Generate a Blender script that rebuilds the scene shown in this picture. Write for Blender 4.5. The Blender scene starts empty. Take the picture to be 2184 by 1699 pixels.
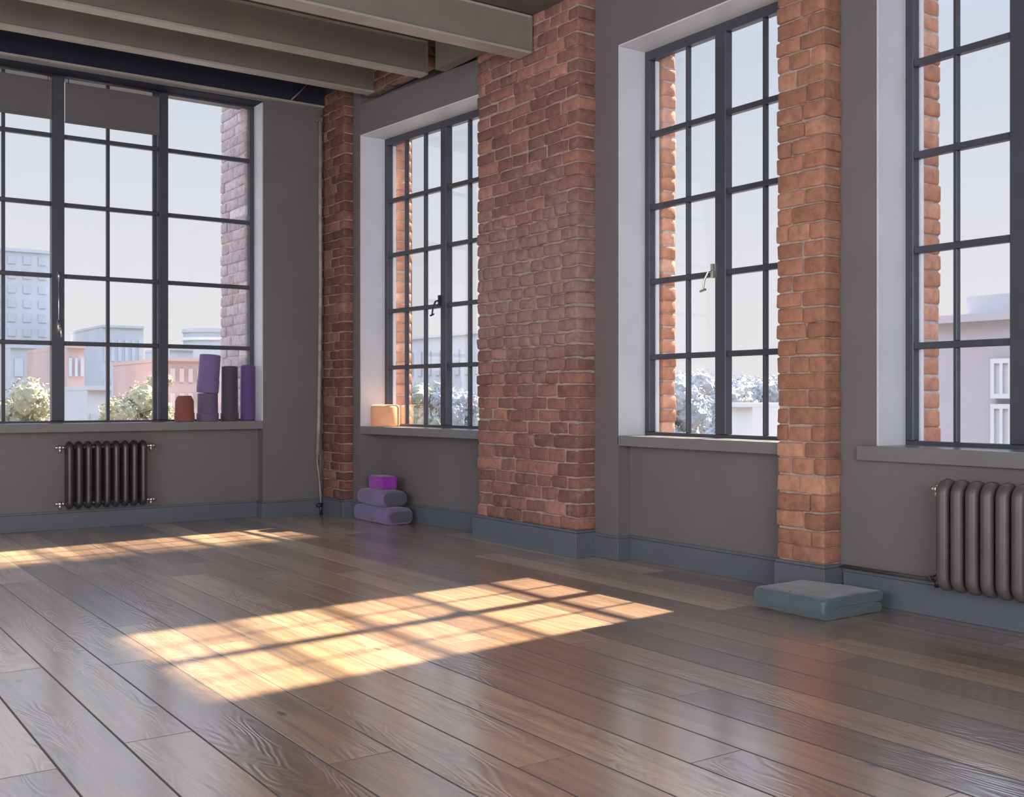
import bpy, bmesh, math, random
from mathutils import Vector, Matrix, noise
D = bpy.data
S = bpy.context.scene
COL = S.collection
random.seed(7)
PI = math.pi

# ------------------------------------------------------------------ camera
TH = math.atan(1612 / 2309.0)          # yaw of the view from +Y towards +X
FOC = 2309.0                            # focal length in pixels of a 2184 wide frame
cam = D.cameras.new('camera')
cam.sensor_width = 36
cam.lens = 36 * FOC / 2184
cam.clip_end = 2000
co = D.objects.new('camera', cam)
COL.objects.link(co)
co.location = (0, 0, 1.2)
co.rotation_euler = (PI / 2, 0, -TH)
S.camera = co
S.view_settings.view_transform = 'Standard'
S.view_settings.look = 'None'
S.view_settings.gamma = 1
S.view_settings.use_curve_mapping = False
S.view_settings.exposure = 0.0

# ------------------------------------------------------------------ sky
W = D.worlds.new('sky')
S.world = W
W.use_nodes = True
nt = W.node_tree
nt.nodes.clear()
tc = nt.nodes.new('ShaderNodeTexCoord')
sp = nt.nodes.new('ShaderNodeSeparateXYZ')
nt.links.new(tc.outputs['Generated'], sp.inputs[0])
cr = nt.nodes.new('ShaderNodeValToRGB')
el = cr.color_ramp.elements
el[0].position = 0.0
el[0].color = (0.88, 0.86, 0.87, 1)
el[1].position = 1.0
el[1].color = (0.50, 0.62, 0.88, 1)
e = el.new(0.10); e.color = (0.86, 0.855, 0.875, 1)
e = el.new(0.34); e.color = (0.66, 0.73, 0.86, 1)
nt.links.new(sp.outputs[2], cr.inputs[0])
mr = nt.nodes.new('ShaderNodeMapRange')
mr.interpolation_type = 'SMOOTHSTEP'
mr.inputs['From Min'].default_value = 0.30
mr.inputs['From Max'].default_value = 0.65
mr.inputs['To Min'].default_value = 1.0
mr.inputs['To Max'].default_value = 4.6
nt.links.new(sp.outputs[2], mr.inputs['Value'])
bg = nt.nodes.new('ShaderNodeBackground')
nt.links.new(cr.outputs[0], bg.inputs[0])
nt.links.new(mr.outputs[0], bg.inputs[1])
wo = nt.nodes.new('ShaderNodeOutputWorld')
nt.links.new(bg.outputs[0], wo.inputs[0])

# ------------------------------------------------------------------ sun
sl = D.lights.new('sun', 'SUN')
sl.energy = 28.0
sl.angle = math.radians(1.3)
sl.color = (1.0, 0.81, 0.60)
so = D.objects.new('sun', sl)
COL.objects.link(so)
SUN = Vector((1.0, 0.11, 0.92)).normalized()      # towards the sun
so.rotation_euler = SUN.to_track_quat('Z', 'Y').to_euler()
so.location = (12, 4, 12)

# added fill lamps at unseen openings behind the camera and far left
def area(name, loc, aim, sx, sy, power, col):
    a = D.lights.new(name, 'AREA')
    a.shape = 'RECTANGLE'
    a.size = sx; a.size_y = sy
    a.energy = power; a.color = col
    o = D.objects.new(name, a)
    COL.objects.link(o)
    o.location = loc
    o.rotation_euler = (Vector(loc) - Vector(aim)).to_track_quat('Z', 'Y').to_euler()
area('fill_lamp_rear', (-1.0, -3.9, 2.4), (1.5, 6, 2.2), 5.0, 2.8, 520, (0.98, 0.94, 0.97))
area('fill_lamp_side', (-4.9, 3.0, 2.4), (4, 5.5, 2.2), 6.0, 2.8, 300, (0.98, 0.94, 1.0))

# ------------------------------------------------------------------ node helpers
class NT:
    def __init__(s, mat):
        s.t = mat.node_tree
    def n(s, typ, **kw):
        nd = s.t.nodes.new('ShaderNode' + typ)
        for k, v in kw.items():
            setattr(nd, k, v)
        return nd
    def l(s, a, b):
        s.t.links.new(a, b)
    def m(s, op, a, b=None, c=None, clamp=False):
        nd = s.n('Math', operation=op, use_clamp=clamp)
        for i, v in enumerate((a, b, c)):
            if v is None: continue
            if hasattr(v, 'links'): s.l(v, nd.inputs[i])
            else: nd.inputs[i].default_value = v
        return nd.outputs[0]
    def mix(s, f, a, b, blend='MIX'):
        nd = s.n('Mix', data_type='RGBA', blend_type=blend)
        for i, v in ((0, f), (6, a), (7, b)):
            if hasattr(v, 'links'): s.l(v, nd.inputs[i])
            elif i == 0: nd.inputs[0].default_value = v
            else: nd.inputs[i].default_value = (*v, 1)
        return nd.outputs[2]
    def noise(s, vec, scale, detail=3, rough=0.5, dist=0):
        nd = s.n('TexNoise')
        if vec is not None: s.l(vec, nd.inputs['Vector'])
        nd.inputs['Scale'].default_value = scale
        nd.inputs['Detail'].default_value = detail
        nd.inputs['Roughness'].default_value = rough
        nd.inputs['Distortion'].default_value = dist
        return nd.outputs[0]
    def comb(s, x, y, z):
        nd = s.n('CombineXYZ')
        for i, v in enumerate((x, y, z)):
            if hasattr(v, 'links'): s.l(v, nd.inputs[i])
            else: nd.inputs[i].default_value = v
        return nd.outputs[0]
    def ramp(s, f, stops):
        nd = s.n('ValToRGB')
        s.l(f, nd.inputs[0])
        e = nd.color_ramp.elements
        e[0].position, e[0].color = stops[0][0], (*stops[0][1], 1)
        e[1].position, e[1].color = stops[-1][0], (*stops[-1][1], 1)
        for p, c in stops[1:-1]:
            x = e.new(p); x.color = (*c, 1)
        return nd.outputs[0]
    def rng(s, v, a, b, c, d):
        nd = s.n('MapRange')
        s.l(v, nd.inputs['Value'])
        for k, x in zip(('From Min', 'From Max', 'To Min', 'To Max'), (a, b, c, d)):
            nd.inputs[k].default_value = x
        return nd.outputs[0]

def newmat(name):
    m = D.materials.new(name)
    m.use_nodes = True
    return m, NT(m), m.node_tree.nodes['Principled BSDF']

def bump(T, bs, h, strength, dist):
    b = T.n('Bump')
    b.inputs['Strength'].default_value = strength
    b.inputs['Distance'].default_value = dist
    T.l(h, b.inputs['Height'])
    T.l(b.outputs[0], bs.inputs['Normal'])

def simple(name, col, rough=0.6, metal=0.0, nscale=6.0, var=0.12, bscale=0, bstr=0.2, sheen=0, spec=0.5):
    m, T, bs = newmat(name)
    pos = T.n('TexCoord').outputs['Object']
    f = T.noise(pos, nscale, 4)
    a = tuple(c * (1 - var) for c in col)
    b = tuple(min(1, c * (1 + var)) for c in col)
    T.l(T.ramp(f, [(0.3, a), (0.7, b)]), bs.inputs['Base Color'])
    bs.inputs['Roughness'].default_value = rough
    bs.inputs['Metallic'].default_value = metal
    bs.inputs['Specular IOR Level'].default_value = spec
    if sheen:
        bs.inputs['Sheen Weight'].default_value = sheen
        bs.inputs['Sheen Roughness'].default_value = 0.5
    if bscale:
        bump(T, bs, T.noise(pos, bscale, 3), bstr, 0.004)
    return m

def s2l(r, g, b):
    return tuple(((c / 255) / 12.92 if c / 255 <= .04045 else ((c / 255 + .055) / 1.055) ** 2.4) for c in (r, g, b))

M = {}
M['plaster'] = simple('grey_plaster', (0.138, 0.129, 0.130), 0.62, nscale=2.5, var=0.05, bscale=90, bstr=0.06)
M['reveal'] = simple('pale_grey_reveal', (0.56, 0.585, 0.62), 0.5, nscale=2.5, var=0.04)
M['board'] = simple('blue_grey_board', (0.105, 0.118, 0.142), 0.42, nscale=3, var=0.05)
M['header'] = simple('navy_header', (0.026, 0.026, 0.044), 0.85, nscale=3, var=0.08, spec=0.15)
M['frame'] = simple('dark_steel_frame', (0.050, 0.054, 0.070), 0.42, nscale=8, var=0.1)
M['beam'] = simple('grey_painted_beam', (0.185, 0.165, 0.145), 0.55, nscale=3, var=0.07, bscale=60, bstr=0.05)
M['flange'] = simple('bounce_pale_flange', (0.34, 0.31, 0.28), 0.5, nscale=5, var=0.1)  # paler than the beam: floor bounce on undersides put into the colour
M['ceiling'] = simple('dark_ceiling', (0.11, 0.098, 0.092), 0.7, nscale=2, var=0.1)
M['sill'] = simple('grey_sill', (0.17, 0.17, 0.175), 0.28, nscale=3, var=0.05)
M['metal'] = simple('brushed_metal', (0.62, 0.60, 0.56), 0.3, 0.9, nscale=20, var=0.15)
M['black_metal'] = simple('black_iron', (0.03, 0.03, 0.034), 0.4, 0.3, nscale=20, var=0.2)
M['rad_dark'] = simple('charcoal_radiator', (0.046, 0.042, 0.050), 0.34, 0.2, nscale=12, var=0.2)
M['rad_warm'] = simple('taupe_radiator', (0.088, 0.077, 0.074), 0.45, 0.1, nscale=8, var=0.1)
M['pipe'] = simple('old_painted_pipe', (0.27, 0.235, 0.22), 0.5, nscale=9, var=0.25)
M['blind'] = simple('grey_blind', (0.105, 0.10, 0.105), 0.8, nscale=4, var=0.03)
M['whiteline'] = simple('pale_putty', (0.75, 0.76, 0.78), 0.5, nscale=9, var=0.06)
def fabric(name, col, rough=0.75):
    return simple(name, col, rough, nscale=7, var=0.08, bscale=160, bstr=0.15, sheen=0.25, spec=0.35)
M['purple'] = fabric('purple_foam', (0.105, 0.080, 0.160))
M['lilac'] = fabric('lilac_foam', (0.165, 0.110, 0.270))
M['violet'] = fabric('violet_foam', (0.095, 0.050, 0.175))
M['charcoal'] = fabric('charcoal_foam', (0.050, 0.049, 0.062))
M['rust'] = fabric('rust_foam', (0.20, 0.062, 0.045))
M['peach'] = fabric('peach_foam', (0.80, 0.40, 0.22))
M['magenta'] = fabric('magenta_foam', (0.25, 0.030, 0.33))
M['bolster'] = fabric('blue_violet_fabric', (0.160, 0.133, 0.275))
M['bolster_end_shade'] = fabric('shaded_end_fabric', (0.085, 0.080, 0.105))  # shade on the near ends of the stack put into the fabric colour
M['blanket'] = fabric('slate_blanket', (0.075, 0.112, 0.130), 0.45)

# glass
m, T, bs = newmat('window_glass')
T.t.nodes.remove(bs)
out = T.t.nodes['Material Output']
tr = T.n('BsdfTransparent'); gl = T.n('BsdfGlossy'); mx = T.n('MixShader')
tr.inputs[0].default_value = (0.97, 0.975, 0.98, 1)
gl.inputs['Roughness'].default_value = 0.02
lw = T.n('LayerWeight'); lw.inputs[0].default_value = 0.25
T.l(T.rng(lw.outputs['Fresnel'], 0, 1, 0.015, 0.2), mx.inputs[0])
T.l(tr.outputs[0], mx.inputs[1]); T.l(gl.outputs[0], mx.inputs[2]); T.l(mx.outputs[0], out.inputs[0])
M['glass'] = m

# wooden floor
m, T, bs = newmat('oak_floorboards')
geo = T.n('NewGeometry')
sx = T.n('SeparateXYZ'); T.l(geo.outputs['Position'], sx.inputs[0])
X, Y = sx.outputs[0], sx.outputs[1]
BW = 0.245
xs = T.m('DIVIDE', T.m('SUBTRACT', X, 0.804), BW)
bi = T.m('FLOOR', xs)
fx = T.m('FRACT', xs)
wn = T.n('TexWhiteNoise', noise_dimensions='1D'); T.l(bi, wn.inputs['W'])
L = 2.6
ys = T.m('DIVIDE', T.m('ADD', Y, T.m('MULTIPLY', wn.outputs[0], 9.0)), L)
si = T.m('FLOOR', ys)
fy = T.m('FRACT', ys)
wn2 = T.n('TexWhiteNoise', noise_dimensions='2D'); T.l(T.comb(bi, si, 0), wn2.inputs['Vector'])
rid = wn2.outputs[0]
rcol = T.n('SeparateColor'); T.l(wn2.outputs[1], rcol.inputs[0])
# long streaks
gv = T.comb(T.m('MULTIPLY', X, 22.0), T.m('MULTIPLY', Y, 0.9), T.m('MULTIPLY', rid, 37.0))
g1 = T.noise(gv, 1.0, 5, 0.6, 0.4)
gv3 = T.comb(T.m('MULTIPLY', X, 120.0), T.m('MULTIPLY', Y, 3.0), T.m('MULTIPLY', rid, 17.0))
g3 = T.noise(gv3, 1.0, 3, 0.6)
# cathedral figure: contour lines of a slow stretched noise
gv2 = T.comb(T.m('MULTIPLY', X, 6.5), T.m('MULTIPLY', Y, 1.25), T.m('MULTIPLY', rid, 53.0))
g2 = T.noise(gv2, 1.0, 2, 0.45, 0.5)
rings = T.m('SINE', T.m('MULTIPLY', g2, 95.0))
figmask = T.rng(T.noise(T.comb(T.m('MULTIPLY', X, 3.5), T.m('MULTIPLY', Y, 0.8), T.m('MULTIPLY', rid, 11.0)), 1.0, 1), 0.42, 0.56, 0, 1)
# knots
vk = T.n('TexVoronoi', feature='F1')
T.l(T.comb(T.m('MULTIPLY', X, 2.9), T.m('MULTIPLY', Y, 1.25), T.m('MULTIPLY', bi, 3.7)), vk.inputs['Vector'])
vk.inputs['Scale'].default_value = 1.0
kd = T.m('ADD', vk.outputs['Distance'], T.m('MULTIPLY', T.noise(geo.outputs['Position'], 30, 2), 0.05))
knot = T.rng(kd, 0.045, 0.085, 1, 0)
base = T.ramp(rid, [(0.0, (0.23, 0.135, 0.085)), (0.3, (0.36, 0.220, 0.132)), (0.6, (0.48, 0.305, 0.185)), (0.82, (0.59, 0.395, 0.24)), (1.0, (0.70, 0.50, 0.31))])
streak = T.ramp(g1, [(0.25, (0.48, 0.46, 0.45)), (0.5, (1, 1, 1)), (0.8, (1.4, 1.35, 1.25))])
c = T.mix(1.0, base, streak, 'MULTIPLY')
fine = T.rng(g3, 0.3, 0.7, 0.86, 1.1)
c = T.mix(1.0, c, T.comb(fine, fine, fine), 'MULTIPLY')
rg = T.m('MULTIPLY', T.rng(rings, -1, 1, 0, 0.24), figmask)
c = T.mix(rg, c, (0.12, 0.065, 0.04))
c = T.mix(T.m('MULTIPLY', knot, 0.85), c, (0.035, 0.02, 0.013))
gapx = T.m('MINIMUM', fx, T.m('SUBTRACT', 1.0, fx))
gx = T.rng(gapx, 0.010, 0.019, 1, 0)
gapy = T.m('MINIMUM', fy, T.m('SUBTRACT', 1.0, fy))
gy = T.rng(gapy, 0.0006, 0.0013, 0.7, 0)
gap = T.m('MAXIMUM', gx, gy)
c = T.mix(gap, c, (0.012, 0.009, 0.008))
T.l(c, bs.inputs['Base Color'])
rr = T.rng(g1, 0.2, 0.8, 0.27, 0.36)
T.l(T.m('ADD', rr, T.m('MULTIPLY', gap, 0.4)), bs.inputs['Roughness'])
bs.inputs['Specular IOR Level'].default_value = 0.5
bs.inputs['IOR'].default_value = 2.5
T.l(T.m('SUBTRACT', 1.0, gap), bs.inputs['Coat Weight'])
bs.inputs['Coat IOR'].default_value = 4.0
bs.inputs['Coat Roughness'].default_value = 0.19
h = T.m('ADD', T.m('MULTIPLY', T.m('MULTIPLY', rings, figmask), 0.17), T.m('MULTIPLY', g3, 0.16))
h = T.m('SUBTRACT', h, T.m('MULTIPLY', gap, 1.6))
h = T.m('SUBTRACT', h, T.m('MULTIPLY', knot, 0.3))
bump(T, bs, h, 0.55, 0.0022)
T.l(bs.inputs['Normal'].links[0].from_socket, bs.inputs['Coat Normal'])
M['floor'] = m

def brickmat(name, stops, smear, smcol, bst=0.6, zband=None):
    m, T, bs = newmat(name)
    at = T.n('Attribute'); at.attribute_name = 'tone'
    geo = T.n('NewGeometry')
    P = geo.outputs['Position']
    c = T.ramp(at.outputs['Fac'], stops)
    if zband:
        z0, z1, col = zband
        s = T.n('SeparateXYZ'); T.l(P, s.inputs[0])
        zz = T.m('ADD', s.outputs[2], T.rng(T.noise(P, 2.0, 3), 0.2, 0.8, -0.5, 0.5))
        a = T.rng(zz, z0 - .25, z0 + .25, 0, 1); b = T.rng(zz, z1 - .3, z1 + .3, 1, 0)
        c = T.mix(T.m('MULTIPLY', T.m('MULTIPLY', a, b), 0.8), c, col)
    n1 = T.noise(P, 17, 5, 0.65)
    c = T.mix(1.0, c, T.ramp(n1, [(0.25, (0.62, 0.62, 0.62)), (0.5, (1, 1, 1)), (0.8, (1.3, 1.26, 1.22))]), 'MULTIPLY')
    n2 = T.noise(P, 7.5, 6, 0.72)
    c = T.mix(T.rng(n2, 0.56, 0.70, 0, smear), c, smcol)
    n3 = T.noise(P, 70, 3, 0.6)
    c = T.mix(T.rng(n3, 0.62, 0.75, 0, 0.4), c, smcol)
    T.l(c, bs.inputs['Base Color'])
    bs.inputs['Roughness'].default_value = 0.85
    hh = T.m('ADD', T.m('MULTIPLY', T.noise(P, 40, 5, 0.7), 0.6), T.m('MULTIPLY', n1, 0.6))
    bump(T, bs, hh, bst, 0.012)
    return m
def mortarmat(name, col):
    m, T, bs = newmat(name)
    P = T.n('NewGeometry').outputs['Position']
    T.l(T.ramp(T.noise(P, 14, 5, 0.7), [(0.25, tuple(c * .6 for c in col)), (0.55, col), (0.8, tuple(min(1, c * 1.3) for c in col))]), bs.inputs['Base Color'])
    bs.inputs['Roughness'].default_value = 0.95
    bump(T, bs, T.noise(P, 60, 5, 0.75), 0.8, 0.01)
    return m
M['brick_big'] = brickmat('weathered_red_brick', [(0, (0.18, 0.088, 0.068)), (0.4, (0.27, 0.130, 0.096)), (0.75, (0.34, 0.165, 0.122)), (1, (0.42, 0.21, 0.155))], 0.5, (0.42, 0.30, 0.24), 0.75, (1.45, 2.75, (0.29, 0.185, 0.175)))
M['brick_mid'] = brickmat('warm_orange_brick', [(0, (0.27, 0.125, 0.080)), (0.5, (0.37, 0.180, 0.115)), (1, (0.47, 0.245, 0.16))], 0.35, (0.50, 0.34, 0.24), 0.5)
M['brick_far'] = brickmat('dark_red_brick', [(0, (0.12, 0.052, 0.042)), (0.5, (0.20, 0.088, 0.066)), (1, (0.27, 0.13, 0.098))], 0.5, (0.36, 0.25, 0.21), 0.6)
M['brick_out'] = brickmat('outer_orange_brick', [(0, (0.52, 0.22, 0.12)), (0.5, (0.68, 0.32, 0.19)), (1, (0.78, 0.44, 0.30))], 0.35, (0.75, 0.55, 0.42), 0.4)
M['brick_pale'] = brickmat('pale_violet_brick', [(0, (0.42, 0.33, 0.34)), (0.5, (0.52, 0.44, 0.45)), (1, (0.62, 0.56, 0.57))], 0.5, (0.66, 0.62, 0.62), 0.4)
M['mortar'] = mortarmat('tan_mortar', (0.42, 0.33, 0.275))
M['mortar_dark'] = mortarmat('brown_mortar', (0.36, 0.26, 0.21))
M['mortar_pale'] = mortarmat('pale_mortar', (0.66, 0.58, 0.52))

# ------------------------------------------------------------------ mesh helpers
def bx(bm, x0, x1, y0, y1, z0, z1, mat=0):
    vs = [bm.verts.new((x, y, z)) for x in (x0, x1) for y in (y0, y1) for z in (z0, z1)]
    for f in ((0, 1, 3, 2), (4, 6, 7, 5), (0, 4, 5, 1), (2, 3, 7, 6), (0, 2, 6, 4), (1, 5, 7, 3)):
        fc = bm.faces.new([vs[i] for i in f]); fc.material_index = mat
    return vs
def obj(name, bm, mats, parent=None, bevel=0, seg=2, smooth=False, kind=None, label=None):
    bmesh.ops.recalc_face_normals(bm, faces=bm.faces[:])
    me = D.meshes.new(name)
    bm.to_mesh(me); bm.free()
    if not isinstance(mats, (list, tuple)): mats = [mats]
    for mm in mats: me.materials.append(M[mm] if isinstance(mm, str) else mm)
    o = D.objects.new(name, me)
    COL.objects.link(o)
    if parent:
        o.parent = parent
        o.location = -Vector(parent.location) if parent.get('_abs') else (0, 0, 0)
    if bevel:
        b = o.modifiers.new('bevel', 'BEVEL'); b.width = bevel; b.segments = seg; b.limit_method = 'ANGLE'
    if smooth or bevel:
        for p in me.polygons: p.use_smooth = smooth
    if kind: o['kind'] = kind
    if label: o['label'] = label
    return o
def tag(o, label, cat, group=None):
    o['label'] = label; o['category'] = cat
    if group: o['group'] = group
    return o
def thing(name, label, cat, loc=(0, 0, 0), rz=0, group=None):
    o = D.objects.new(name, None)
    COL.objects.link(o)
    o.location = loc; o.rotation_euler = (0, 0, rz)
    o.empty_display_size = 0.1
    return tag(o, label, cat, group)
def sroot(name, loc=(0, 0, 0)):
    o = D.objects.new(name, None); COL.objects.link(o); o['kind'] = 'structure'; o.location = loc
    return o
def boxes(name, lst, mats, parent=None, **kw):
    bm = bmesh.new()
    for b in lst: bx(bm, *b)
    return obj(name, bm, mats, parent, **kw)
def tube(bm, pts, r, n=10, closed=False, caps=True):
    pts = [Vector(p) for p in pts]
    rings = []
    N = len(pts)
    up = None
    for i, p in enumerate(pts):
        a = pts[(i - 1) % N] if (closed or i > 0) else p
        b = pts[(i + 1) % N] if (closed or i < N - 1) else p
        t = (b - a).normalized()
        if up is None:
            up = Vector((0, 0, 1)) if abs(t.z) < 0.9 else Vector((0, 1, 0))
        u = (up - t * up.dot(t)).normalized()
        up = u
        v = t.cross(u)
        rad = r[i] if isinstance(r, (list, tuple)) else r
        rings.append([bm.verts.new(p + (u * math.cos(2 * PI * k / n) + v * math.sin(2 * PI * k / n)) * rad) for k in range(n)])
    for i in range(N if closed else N - 1):
        A, B = rings[i], rings[(i + 1) % N]
        for k in range(n):
            bm.faces.new((A[k], A[(k + 1) % n], B[(k + 1) % n], B[k]))
    if not closed and caps:
        bm.faces.new(rings[0][::-1]); bm.faces.new(rings[-1])
def lathe(bm, prof, n=40, cx=0, cy=0, sqx=1, sqy=1):
    rings = []
    for (r, z) in prof:
        rings.append([bm.verts.new((cx + sqx * r * math.cos(2 * PI * k / n), cy + sqy * r * math.sin(2 * PI * k / n), z)) for k in range(n)])
    for A, B in zip(rings, rings[1:]):
        for k in range(n):
            bm.faces.new((A[k], A[(k + 1) % n], B[(k + 1) % n], B[k]))
    bm.faces.new(rings[0][::-1]); bm.faces.new(rings[-1])

def splay(o, k=0.09, yr=9.66):
    """the plaster of the first bay runs slightly outwards towards the big pier"""
    for q in [o] + list(o.children):
        if q.type == 'MESH':
            for v in q.data.vertices: v.co.x += (yr - v.co.y) * k
    return o
def dirp(u, v):
    k = (u - 1092) / FOC
    w = (850 - v) / FOC
    return Vector((math.sin(TH) + k * math.cos(TH), math.cos(TH) - k * math.sin(TH), w))
def on_y(u, v, Yv):
    d = dirp(u, v); t = Yv / d.y
    return Vector((0, 0, 1.2)) + d * t
def on_x(u, v, Xv):
    d = dirp(u, v); t = Xv / d.x
    return Vector((0, 0, 1.2)) + d * t

# ------------------------------------------------------------------ bricks
def _template(cuts):
    b = bmesh.new()
    bmesh.ops.create_cube(b, size=1.0)
    bmesh.ops.subdivide_edges(b, edges=b.edges[:], cuts=cuts, use_grid_fill=True)
    b.verts.index_update()
    r = ([v.co.copy() for v in b.verts], [[v.index for v in f.verts] for f in b.faces])
    b.free()
    return r
TPL = _template(4)
def add_brick(bm, lay, x0, x1, y0, y1, z0, z1, rad, amp, tone):
    vs = [bm.verts.new(c) for c in TPL[0]]
    for f in TPL[1]: bm.faces.new([vs[i] for i in f])
    cx, cy, cz = (x0 + x1) / 2, (y0 + y1) / 2, (z0 + z1) / 2
    hx, hy, hz = (x1 - x0) / 2, (y1 - y0) / 2, (z1 - z0) / 2
    rad = min(rad, hx * .9, hy * .9, hz * .9)
    tilt = random.uniform(-1, 1) * amp * 0.8
    def rem(t, hh):
        # pull the outermost loops to the rounding zone
        s = t * 2
        a = abs(s)
        if a > 0.99: q = 1.0
        elif a > 0.5: q = 1 - rad * 0.8 / hh
        else: q = a / 0.6 * (1 - rad * 2.4 / hh) if hh > rad * 3 else a
        return math.copysign(max(0, q) * hh, s)
    seed = Vector((random.random() * 50, random.random() * 50, random.random() * 50))
    faces = set()
    for v in vs:
        p = Vector((rem(v.co.x, hx), rem(v.co.y, hy), rem(v.co.z, hz)))
        inner = Vector((max(-hx + rad, min(hx - rad, p.x)), max(-hy + rad, min(hy - rad, p.y)), max(-hz + rad, min(hz - rad, p.z))))
        d = p - inner
        if d.length > 1e-6: p = inner + d.normalized() * rad
        nv = noise.noise_vector(p * 11 + seed) * amp
        p += nv
        p.z += p.y * tilt
        v.co = Vector((cx, cy, cz)) + p
        for f in v.link_faces: faces.add(f)
    for f in faces:
        f.material_index = 0
        f.smooth = True
        for lp in f.loops: lp[lay] = (tone, tone, tone, 1)

def brick_stack(name, x0, x1, y0, y1, z0, z1, mat, mortar, parent=None, along='y', blen=(0.2, 0.31), ch=0.103, rough=None, amp=0.006, gap=0.009, core=0.012, open_faces='xy', rad=0.014, smallband=None):
    """a wall block of real bricks round a mortar core; bricks run along one axis and are as deep as the block"""
    bm = bmesh.new()
    lay = bm.loops.layers.color.new('tone')
    z = z0
    row = 0
    a0, a1 = (y0, y1) if along == 'y' else (x0, x1)
    while z < z1 - 0.02:
        hgt = min(ch * random.uniform(0.93, 1.07), z1 - z)
        a = a0
        band = smallband and smallband[0] < z < smallband[1]
        first = True
        while a < a1 - 0.01:
            ln = random.uniform(*blen)
            if first and row % 2: ln *= 0.55
            if band: ln = random.uniform(0.13, 0.25)
            if a1 - a - ln < 0.08: ln = a1 - a
            first = False
            push = random.uniform(-0.007, 0.007) * (1.8 if band else 1)
            if band: push = abs(push)
            am = amp * (1.5 if band else 1)
            rd = rad * (1.15 if band else 1)
            tone = min(1, max(0, random.gauss(0.5, 0.24)))
            ga = gap * random.uniform(.7, 1.2) * (1.25 if band else 1)
            A0 = a + (ga / 2 if a > a0 + 1e-4 else random.uniform(-.006, .004))
            A1 = a + ln - (ga / 2 if a + ln < a1 - 1e-4 else random.uniform(-.006, .004))
            dz = random.uniform(-.004, .004)
            if along == 'y':
                add_brick(bm, lay, x0 - push, x1, A0, A1, z + ga / 2 + dz, z + hgt - ga / 2 + dz, rd, am, tone)
            else:
                add_brick(bm, lay, A0, A1, y0 - push, y1, z + ga / 2 + dz, z + hgt - ga / 2 + dz, rd, am, tone)
            a += ln
        z += hgt
        row += 1
    # mortar core
    n0 = len(bm.faces)
    c = core
    seedf = set(bm.faces)
    vs = bx(bm, x0 + c, x1 - 0.002, y0 + (c if along == 'y' else c), y1 - c, z0, z1, 1)
    for f in bm.faces:
        if f not in seedf:
            for lp in f.loops: lp[lay] = (.5, .5, .5, 1)
    return obj(name, bm, [mat, mortar], parent)

# ------------------------------------------------------------------ room shell
ZC = 5.2
XO = 5.66                                   # outer face of the inner leaf of the right wall
# floor
boxes('floor', [(-5.2, 5.7, -4.2, 10.75, -0.15, 0)], 'floor', kind='structure')
# ceiling follows the roof: higher towards the back wall
bm = bmesh.new()
prof = [(-4.3, 4.25), (7.1, 4.25), (8.4, 4.40), (9.45, 4.53), (10.8, 4.66)]
lo = [(bm.verts.new((-5.3, y, z)), bm.verts.new((5.9, y, z))) for y, z in prof]
hi = [(bm.verts.new((-5.3, y, z + .25)), bm.verts.new((5.9, y, z + .25))) for y, z in prof]
for i in range(len(prof) - 1):
    bm.faces.new((lo[i][0], lo[i][1], lo[i + 1][1], lo[i + 1][0]))
    bm.faces.new((hi[i][0], hi[i + 1][0], hi[i + 1][1], hi[i][1]))
    bm.faces.new((lo[i][0], lo[i + 1][0], hi[i + 1][0], hi[i][0]))
    bm.faces.new((lo[i][1], hi[i][1], hi[i + 1][1], lo[i + 1][1]))
bm.faces.new((lo[0][0], hi[0][0], hi[0][1], lo[0][1]))
bm.faces.new((lo[-1][0], lo[-1][1], hi[-1][1], hi[-1][0]))
obj('ceiling', bm, 'ceiling', kind='structure')

# right wall, one stretch per bay; openings z .90 .. 3.82
HZ = 3.82
SZ = 0.90
XP1, XP2, XP3 = 4.93, 5.24, 5.34            # plaster planes of the three bays
boxes('wall_right', [
    # bay 1 : opening Y 7.80..9.70, recess below
    (XP1, XO - .14, 9.70, 10.62, 0, ZC),
    # between bays, behind the big pier
    (5.26, XO - .14, 7.0, 7.62, 0, ZC), (XP2, XO, 6.13, 7.0, 0, ZC),
    # bay 2 : opening Y 4.57..6.13
    (XP2, XO, 4.57, 6.13, HZ, ZC), (5.36, XO, 4.57, 6.13, 0, SZ),
    # behind the narrow pier and bay 3
    (XP3, XO + .1, 3.95, 4.57, 0, ZC),
    (XP3, XO + .1, 2.46, 3.95, HZ, ZC), (XP3, XO + .1, 2.46, 3.95, 0, SZ),
    (XP3, XO + .1, 1.50, 2.46, 0, ZC), (XP3, XO + .1, 0.0, 1.5, HZ, ZC), (XP3, XO + .1, 0.0, 1.5, 0, SZ),
    (XP3, XO + .1, -0.9, 0.0, 0, ZC), (XP3, XO + .1, -2.4, -0.9, HZ, ZC), (XP3, XO + .1, -2.4, -0.9, 0, SZ), (XP3, XO + .1, -4.2, -2.4, 0, ZC),
], 'plaster', kind='structure')
splay(boxes('wall_right_far_bay', [(XP1, XO - .24, 7.60, 9.70, HZ, 4.12), (XP1 + .12, XO - .24, 7.60, 9.70, 4.12, ZC), (5.17, XO - .24, 7.60, 9.70, 0, SZ)], 'plaster', kind='structure'))
# back wall : opening X .30 .. 4.18, z .95 .. 4.17
BX0, BX1 = 0.34, 4.18
BY = 10.36
boxes('wall_back', [
    (BX1, 5.5, BY, 10.80, 0, ZC), (-5.3, BX0, BY, 10.80, 0, ZC),
    (BX0, BX1, BY, 10.80, 4.185, ZC), (BX0, BX1, 10.50, 10.80, 0, 0.95),
], 'plaster', kind='structure')
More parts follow.
